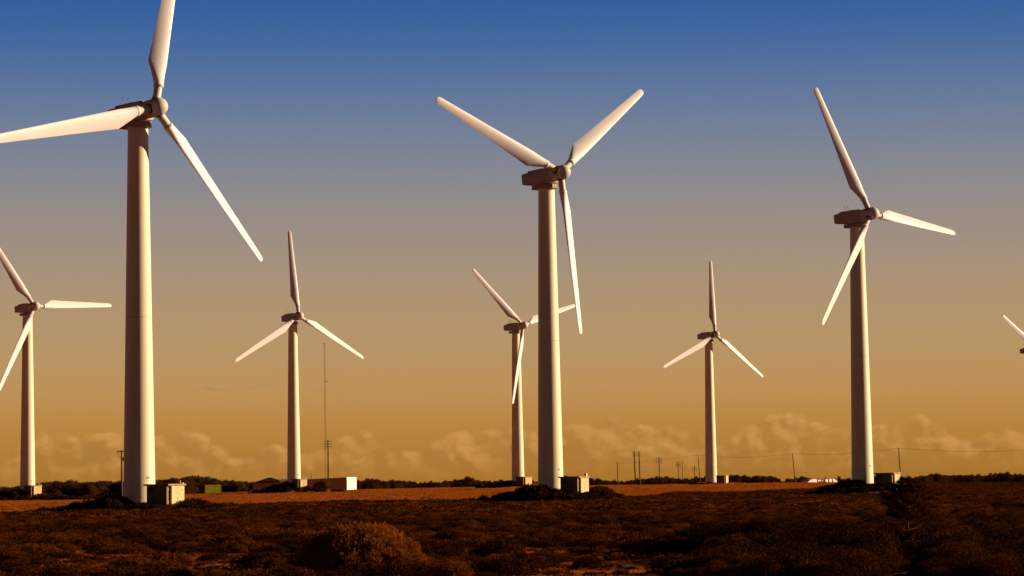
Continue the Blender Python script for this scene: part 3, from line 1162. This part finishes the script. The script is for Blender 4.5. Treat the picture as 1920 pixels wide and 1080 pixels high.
def soil_open(X, D, px):
    """1 where the ground is bare between the shrubs"""
    nz = vnoise(X, D * .55, 2.6, 11) * .52 + vnoise(X, D * .8, 1.0, 12) * .48
    lim = np.interp(px, [0, 300, 560, 800, 1200, 1330, 1420, 1920], [.40, .43, .45, .41, .41, .46, .85, .95])
    near = 1 - sstep(88, 130, D)
    lim = lim * near + (1 - near) * np.interp(px, [0, 1300, 1920], [.66, .70, .78])
    # barer ground at the lower left and in the middle, as the shrubs thin out there
    bias = .10 * sstep(76, 84, D) * (1 - sstep(100, 112, D)) * (1 - sstep(520, 620, px))
    bias = bias + .11 * sstep(84, 94, D) * (1 - sstep(128, 146, D)) * sstep(820, 880, px) * (1 - sstep(1260, 1350, px))
    return nz > lim - bias


Xa, Da, pa_ = fan(5200, 66, 128)
Xb_, Db_, pb_ = fan(9500, 128, 215)
X, D, px = np.append(Xa, Xb_), np.append(Da, Db_), np.append(pa_, pb_)
keep = ~soil_open(X, D, px)
X, D, px = X[keep], D[keep], px[keep]
big = (px > 1230 + (D - 70) * 2.5) & (D < 125)
s = (.3 + .85 * rng.uniform(0, 1, len(X)) ** 1.5)
open_pine = ((np.abs(px - 1694) < 52) & (D < 92)) | ((px > 1660) & (px < 1830) & (D > 85) & (D < 95))
s = np.where(open_pine, s * .42, s) * (.75 + .5 * vnoise(X, D, 5, 5))
P = np.stack([X, D, ground_z(X, D) - .03], 1)
S = np.stack([s, s, s * rng.uniform(.7, 1.15, len(X))], 1)
big = big & ~open_pine
cp = ~big & (rng.uniform(size=len(X)) < .10 + .25 * (vnoise(X, D * .6, 5, 17) > .62))
hb_ = ~big & ~cp
scatter('heath', heath_c, P[hb_], S[hb_], 'low dark heath shrubs covering the foreground')
copper_c = proto_coll('coppery_shrub', [quads_mesh('coppery_shrub', clump(700, .6, .6, .4, .055, .5, .45, 6, 90 + k), M['copper']) for k in range(3)])
scatter('coppery_plants', copper_c, P[cp], S[cp] * .8, 'coppery dry plants dotted among the heath')
sb = big & (rng.uniform(size=len(X)) < .95) & ~open_pine
scatter('leafy_scrub', shrub_c, P[sb], S[sb] * 1.05, 'taller leafy scrub filling the lower right')

X, D, px = fan(42000, 205, 700)
fe = field_edge(px) + (vnoise(X, D, 25, 3) - .5) * 50
keep = (D < fe) & (~(soil_open(X, D, px)))
X, D, px = X[keep], D[keep], px[keep]
s = rng.uniform(.7, 1.5, len(X)) * (.7 + .6 * vnoise(X, D, 12, 5))
scatter('heath', heath_far, np.stack([X, D, ground_z(X, D) - .03], 1), np.stack([s, s, s * .62], 1), 'dark heath reaching back to the dry field')
X, D, px = fan(30000, 690, 1200)
fe = field_edge(px)
nz = vnoise(X, D, 60, 9)
keep = (D < fe) & (nz < .66)
X, D, px = X[keep], D[keep], px[keep]
s = rng.uniform(1.2, 2.2, len(X))
scatter('heath', heath_far, np.stack([X, D, ground_z(X, D) - .03], 1), np.stack([s, s, s * .42], 1), 'far dark heath at the right')

X, D, px = fan(5200, 120, 470)
keep = (D < field_edge(px) - 6) & (vnoise(X, D * .5, 7, 41) > .6)
X, D, px = X[keep], D[keep], px[keep]
s = rng.uniform(.4, .95, len(X)) * (.7 + .0008 * D)
scatter('dark_shrubs', thick_c, np.stack([X, D, ground_z(X, D) - .05], 1), np.stack([s, s, s * .75], 1), 'darker taller shrubs scattered through the heath')
X, D, px = fan(5200, 190, 480)
keep = (D < field_edge(px) - 4) & (vnoise(X, D * .4, 6, 43) > .63)
X, D, px = X[keep], D[keep], px[keep]
s = rng.uniform(.6, 1.3, len(X))
scatter('coppery_plants', copper_c, np.stack([X, D, ground_z(X, D) + .12], 1), np.stack([s, s, s * .8], 1), 'coppery patches in the farther heath')

# scattered dark tufts inside the dry field
X, D, px = fan(9000, 330, 1000)
nz = vnoise(X, D, 14, 21)
keep = (D > field_edge(px)) & (nz > .5)
X, D = X[keep], D[keep]
s = rng.uniform(.25, .8, len(X))
scatter('field_tufts', heath_far, np.stack([X, D, ground_z(X, D) - .03], 1), np.stack([s, s, s * .55], 1), 'small dark tufts dotted over the dry field')


# dry grass -----------------------------------------------------
def grass_tuft(n, r, h, wdt, seed):
    rs = np.random.default_rng(seed)
    P = np.stack([rs.normal(0, r * .5, n), rs.normal(0, r * .5, n), np.zeros(n)], 1)
    d = np.stack([rs.normal(0, .35, n), rs.normal(0, .35, n), np.ones(n)], 1)
    sd = rs.normal(size=(n, 3)); sd[:, 2] = 0
    sd /= np.linalg.norm(sd, axis=1)[:, None]
    L = (h * rs.uniform(.5, 1.2, n))[:, None]
    a = P - sd * wdt; b_ = P + sd * wdt
    c = P + d * L + sd * wdt * .3; e_ = P + d * L - sd * wdt * .3
    return np.stack([a, b_, c, e_], 1)


grass_c = proto_coll('grass_tuft', [quads_mesh('grass_tuft', grass_tuft(46, .7, .30, .035, 80 + s), M['straw']) for s in range(3)])
X, D, px = fan(60000, 320, 1150)
keep = (D > field_edge(px) + (vnoise(X, D, 25, 3) - .5) * 50 - 8) & (vnoise(X, D, 9, 31) < .72)
X, D = X[keep], D[keep]
s = rng.uniform(.8, 1.9, len(X))
scatter('dry_grass', grass_c, np.stack([X, D, ground_z(X, D) - .02], 1), np.stack([s * 1.3, s * 1.3, s * .65], 1), 'dry orange grass of the open field')
X, D, px = fan(16000, 68, 135)
keep = soil_open(X, D, px) & (rng.uniform(size=len(X)) < .3)
X, D = X[keep], D[keep]
s = rng.uniform(.08, .30, len(X)) ** 1.0
scatter('seedling_heath', heath_far, np.stack([X, D, ground_z(X, D) - .01], 1), np.stack([s, s, s * .9], 1), 'tiny heath seedlings dotted over the bare soil')
# sparse dry grass on the bare soil in front
X, D, px = fan(9000, 68, 150)
keep = soil_open(X, D, px) & (vnoise(X, D * .5, 1.6, 77) > .5)
X, D = X[keep], D[keep]
s = rng.uniform(.25, .6, len(X))
scatter('dry_grass', grass_c, np.stack([X, D, ground_z(X, D) - .02], 1), np.stack([s, s, s * .6], 1), 'thin dry grass on the bare soil in front')

# thickets on the mounds round the towers -------------------------
Pm, Sm = [], []
for key, n_, sx, sy, sh, dxm in (('nearest', 120, 8.2, 3.6, 1.1, .5), ('middle', 110, 8.3, 4.2, 1.25, .3), ('right', 120, 8.6, 4.4, 1.2, -2.2), ('far_mast', 60, 9.5, 4, 1.5, 2.0),
                              ('far_behind', 60, 8.5, 4, 1.2, -3.5), ('far_right', 12, 6.5, 4, .8, -4.0), ('left_edge', 120, 17, 5, 1.35, 3.0), ('right_edge', 16, 7, 4, 1, 0)):
    tx, ty = TURB[key][0], TURB[key][1]
    for i in range(n_):
        for _ in range(60):
            ax = rng.normal(0, sx * .55) + dxm
            ay = rng.uniform(-sy * 1.5, sy * .3) - 2.4
            r_ = math.hypot(ax - 1.3, ay + .6)
            infront = -9 < ay < -1.0 and (-1.0 < ax < 6.0)      # keep the shed readable
            if r_ > 4.2 and (not infront or ay < -5.0) and abs(ax) < sx * 1.35: break
        X_, Y_ = tx + ax, ty + ay
        s_ = rng.uniform(.8, 1.3) * sh * (1.15 - .45 * abs(ax) / (sx * 1.35))
        if infront: s_ *= .48
        Pm.append((X_, Y_, gz(X_, Y_) - .06)); Sm.append((s_ * 1.1, s_ * 1.1, s_ * rng.uniform(.75, 1.1)))
scatter('shrub_thicket', thick_c, np.array(Pm), np.array(Sm), 'dark shrub thickets round the tower feet')


# pines -------------------------------------------------------------
def pine_proto(seed, h=1.0, style=0, n=1500):
    """unit height far pine: trunk foot at origin"""
    rs = np.random.default_rng(seed)
    k = 16
    Q = []
    for i in range(k):
        q = (i + .5) / k
        z = .22 + .74 * q
        rr_ = (.34 * (1 - q) ** .7 + .05) if style else (.36 * math.sin(math.pi * min(1, q * .85 + .18)) + .05)
        m_ = 2 + int(3 * (1 - q))
        for j in range(m_):
            a = rs.uniform(0, 6.283)
            c = np.array([math.cos(a) * rr_ * rs.uniform(.3, 1), math.sin(a) * rr_ * rs.uniform(.3, 1), z + rs.uniform(-.04, .05)])
            m = n // 40
            d = rs.normal(size=(m, 3)) * np.array([.085, .085, .045])
            Q.append(c + d)
    P = np.vstack(Q)
    return leaves_at(P, .068, .7, .42, rs)


PH = [(s, st) for s, st in ((1, 0), (2, 0), (3, 1), (4, 0), (5, 1))]
pine_meshes = []
for s, st in PH:
    pine_meshes.append(quads_mesh('crown', pine_proto(100 + s, 1, st), M['wood']))
trunk_b = MB().tube([(0, 0, -.05), (.01, 0, .4), (-.01, .01, .9)], [.022, .016, .004], 6)
trunk_me = trunk_b.mesh('trunk', M['bark'])
wood_c = proto_coll('wood_pine', pine_meshes)
TOP = [(-120, 918), (0, 918), (50, 914), (100, 908), (150, 908), (200, 907), (250, 905), (290, 903), (330, 902), (372, 899), (400, 903), (420, 907), (432, 904), (460, 907), (660, 907), (700, 903), (740, 905), (800, 906), (850, 903), (872, 900), (900, 904), (940, 904), (1000, 906), (1050, 898), (1100, 899.0), (1130, 903.0), (1160, 905.0), (1180, 901.0), (1200, 902.0), (1220, 899.0), (1250, 898.0), (1290, 901.0), (1310, 898.0), (1345, 896.0), (1372, 894.0), (1400, 897.0), (1425, 895.0), (1445, 896.0), (1460, 903.0), (1495, 896.0), (1520, 900.0), (1590, 901.0), (1600, 897.0), (1700, 898.0), (1730, 895.0), (1750, 892.0), (1770, 894.0), (1800, 892.0), (1830, 894.0), (1880, 891.0), (1920, 892.0), (2040, 892.0)]
DW = [(-120, 690), (80, 700), (300, 800), (450, 860), (650, 900), (900, 960), (1100, 1020), (1400, 1060), (1700, 1010), (2040, 980)]
WBASE = [(-120, 939), (0, 937), (100, 935), (300, 930), (450, 925), (650, 920), (900, 913), (1100, 909), (1300, 907), (1500, 905.5), (1700, 907), (2040, 905)]
DMIN = [(-120, 672), (130, 672), (160, 600), (330, 600), (345, 815), (440, 815), (455, 872), (665, 872), (680, 700), (930, 700), (945, 790), (1010, 790), (1030, 800), (1280, 800), (1290, 850), (1400, 850), (1420, 700), (2040, 700)]
DW = []
for p_ in range(-120, 2041, 20):
    yb = np.interp(p_, *zip(*WBASE))
    best = None
    for d_ in np.arange(560, 1060, 10):
        xx_ = (p_ - 960) / F * d_
        row_ = HZ + (EYE - float(base_z(xx_, d_))) * F / d_ - .01388 * (p_ - 960)
        e_ = abs(row_ - yb)
        if best is None or e_ < best[0]: best = (e_, d_)
    DW.append((p_, max(float(best[1]), float(np.interp(p_, *zip(*DMIN))))))
tx_, ty_ = zip(*TOP)
Pw, Sw = [], []
px = -110.0
while px < 2030:
    Dm = np.interp(px, *zip(*DW))
    for row in range(7):
        p = px + rng.uniform(-6, 6)
        Dd = Dm + row * 9 + rng.uniform(-5, 5)
        X_ = (p - 960) / F * Dd
        z_ = gz(X_, Dd)
        yt = np.interp(p, tx_, ty_) + abs(rng.normal(0, 1.5)) + rng.uniform(-2.6, .4) + (2.2 * vnoise(np.array([p]), np.array([0.]), 26, 4)[0] - 1.1)
        if rng.uniform() < .12: yt -= rng.uniform(1.5, 3.5)
        if row < 2: yt += rng.uniform(1, 5)
        hh_ = max(.8, EYE - z_ + (HZ - yprime(p, yt)) * Dd / F)
        Pw.append((X_, Dd, z_ - .1)); wd = hh_ * rng.uniform(.9, 1.5); Sw.append((wd, wd, hh_ * 1.02))
    px += rng.uniform(3.0, 5.0)
scatter('pine_wood', wood_c, np.array(Pw), np.array(Sw), 'dark belt of low pines along the whole skyline', nvar=5)

# single trees that stand out of the belt
TREES = [(372, 897.5, 'tallest rounded pine in the wood, above the green container'), (872, 894.5, 'pine rising above the belt, left of the far tower'),
         (1252, 897, 'small pine between the pole right of the joined pair and its right-hand neighbour'), (1319, 892.5, 'pointed pine beside the left foot of a far tower'),
         (1376, 891.5, 'dark pine just right of the small shed at the far tower'), (1425, 895, 'broad pine between the far tower shed and a leaning pole'),
         (1496, 895.5, 'pine just right of a leaning pole, left of the white polytunnel'), (1567, 893.5, 'dark pine at the right end of the white polytunnel'),
         (1586, 896, 'pointed pine close to the left side of the right-hand tower'), (1751, 891, 'rounded pine on the skyline to the right of the young pine'),
         (1882, 889.5, 'pointed pine on the skyline near the right edge'), (1048, 893, 'pine tops showing over the roof of the shed at the big middle tower')]
for i, (px, yt, lab) in enumerate(TREES):
    Dd = float(np.interp(px, *zip(*DW))) - 12
    X_ = (px - 960) / F * Dd
    z_ = gz(X_, Dd)
    hh_ = EYE - z_ + (HZ - yprime(px, yt)) * Dd / F
    t = empty('pine_tree', (X_, Dd, z_), i * 1.3)
    tag(t, lab, 'tree', 'pines standing out along the skyline')
    wd = hh_ * (1.15 if i % 3 else 1.45)
    t.scale = (wd, wd, hh_)
    ob('crown', pine_meshes[i % 5], t, Matrix.Identity(4))
    ob('trunk', trunk_me, t, Matrix.Identity(4))


# young pine in front -------------------------------------------------
def young_pine():
    Dp = 89.6
    Xp = (1694 - 960) / F * Dp
    z0 = gz(Xp, Dp)
    t = empty('young_pine', (Xp, Dp, z0 - .05))
    tag(t, 'sparse young pine with a thin bare lower trunk in the right foreground', 'tree')
    rs = np.random.default_rng(5)
    hgt = 3.15
    t.scale = (.8, .8, .8)
    b = MB()
    tr = [(0, 0, -.2), (.01, 0, .6), (-.02, 0, 1.2), (.0, .02, 1.8), (.03, .0, 2.3), (.06, 0, 2.75), (.1, 0, hgt)]
    b.tube(tr, [.060, .050, .042, .034, .024, .016, .006], 8)
    b.build('trunk', M['bark'], t)
    br = MB()
    tips = []

    def at(z):
        for i in range(len(tr) - 1):
            if tr[i][2] <= z <= tr[i + 1][2]:
                q = (z - tr[i][2]) / (tr[i + 1][2] - tr[i][2])
                return Vector(tr[i]).lerp(Vector(tr[i + 1]), q)
        return Vector(tr[-1])
    whorls = [(.78, .35, 3), (1.02, .5, 3), (1.15, .75, 4), (1.45, .95, 6), (1.62, .8, 4), (1.85, 1.05, 6), (2.1, 1.05, 7), (2.3, .95, 6), (2.5, .8, 6), (2.7, .6, 6), (2.88, .4, 5), (3.02, .22, 4)]
    for z, L, n_ in whorls:
        a0 = rs.uniform(0, 6.28)
        for k in range(n_):
            a = a0 + k * 6.283 / n_ + rs.uniform(-.3, .3)
            l = L * rs.uniform(.7, 1.12)
            if math.cos(a) < 0 and z > 2.0: l *= 1.12
            p0_ = at(z + rs.uniform(-.05, .05))
            d = Vector((math.cos(a), math.sin(a), 0))
            p1_ = p0_ + d * l * .5 + Vector((0, 0, .06 * l))
            p2_ = p0_ + d * l + Vector((0, 0, .28 * l))
            br.tube([p0_, p1_, p2_], [.016, .011, .005], 6)
            lower = z < 1.3
            for q in ([.9, 1.0] if lower else [.45, .6, .75, .88, 1.0]):
                p = (p0_.lerp(p1_, q * 2) if q < .5 else p1_.lerp(p2_, q * 2 - 1))
                tips.append((p, d, .6 if lower else 1.0))
                if not lower:
                    for s_ in (-1, 1):
                        sd = Vector((-d.y, d.x, 0)) * s_
                        e_ = p + (sd * .16 + d * .08 + Vector((0, 0, .07))) * rs.uniform(.6, 1.3)
                        br.tube([p, e_], [.005, .003], 4)
                        tips.append((e_, (d + sd).normalized(), .9))
    tips.append((Vector(tr[-1]), Vector((0, 0, 1)), 1))
    br.build('branches', M['bark'], t)
    Q = []
    for p, d, sz in tips:
        m = int(28 * sz)
        base = np.array(p) + rs.normal(0, .025, (m, 3))
        dirs = rs.normal(0, .55, (m, 3)) + np.array([d.x * .5, d.y * .5, .75])
        dirs /= np.linalg.norm(dirs, axis=1)[:, None]
        sd = np.cross(dirs, rs.normal(size=(m, 3)))
        sd /= np.linalg.norm(sd, axis=1)[:, None]
        L = (rs.uniform(.09, .17, m) * sz)[:, None]
        wd = .0075
        Q.append(np.stack([base - sd * wd, base + sd * wd, base + dirs * L + sd * wd * .5, base + dirs * L - sd * wd * .5], 1))
    mesh_obj('needles', quads_mesh('needles', np.concatenate(Q), M['needle']), t)


young_pine()


# big round bush in front ----------------------------------------------
def big_bush():
    Db = 75.5
    Xb = (668 - 960) / F * Db
    z0 = gz(Xb, Db)
    t = empty('round_bush', (Xb, Db, z0))
    tag(t, 'large rounded bush with fine coppery leaves in the foreground', 'bush')
    rs = np.random.default_rng(9)
    Q = []
    rx, ry, h = 2.0, 1.7, 1.50
    # sub-domes make a lumpy outline
    m = 84
    ii = np.arange(m) + .5
    zz_ = ii / m
    aa_ = ii * 2.39996
    rr_ = np.sqrt(1 - zz_ ** 2)
    dd = np.stack([rr_ * np.cos(aa_), rr_ * np.sin(aa_), zz_], 1)
    cs = dd * np.array([rx, ry, h]) * rs.uniform(.66, .88, m)[:, None]
    nb_ = 900
    for c in cs:
        d = rs.normal(size=(nb_, 3)); d /= np.linalg.norm(d, axis=1)[:, None]
        P = c + d * (rs.uniform(.2, 1, nb_) ** .5)[:, None] * rs.uniform(.22, .42)
        Q.append(P)
    P = np.vstack(Q)
    P = P[P[:, 2] > .02]
    mesh_obj('leaves', quads_mesh('leaves', leaves_at(P, .050, .8, .40, rs), M['bush']), t)
    # sprays standing out of the outline
    sp = []
    tw = MB()
    for i in range(420):
        d = rs.normal(size=3); d[2] = abs(d[2]) + .15; d /= np.linalg.norm(d)
        p0_ = Vector(d * np.array([rx, ry, h]) * .55)
        dr = Vector((d[0] * .7, d[1] * .7, d[2] + .5)).normalized()
        p1_ = Vector(d * np.array([rx, ry, h]) * .93) + dr * rs.uniform(.0, .15)
        tw.tube([p0_, p1_], [.007, .003], 4, cap=False)
        k = 16
        q = rs.uniform(.55, 1.02, k)[:, None]
        sp.append(np.array(p0_) * (1 - q) + np.array(p1_) * q + rs.normal(0, .025, (k, 3)))
    for i in range(40):
        a = rs.uniform(0, 6.283)
        p0_ = Vector((math.cos(a) * .3, math.sin(a) * .3, -.05))
        p1_ = Vector((math.cos(a) * rx * .9, math.sin(a) * ry * .9, h * rs.uniform(.35, .8)))
        tw.tube([p0_, p0_.lerp(p1_, .5) + Vector((0, 0, .15)), p1_], [.022, .014, .006], 5, cap=False)
    tw.build('twigs', M['bark'], t)
    mesh_obj('leaf_sprays', quads_mesh('leaf_sprays', leaves_at(np.vstack(sp), .06, .9, .38, rs), M['bush']), t)


big_bush()
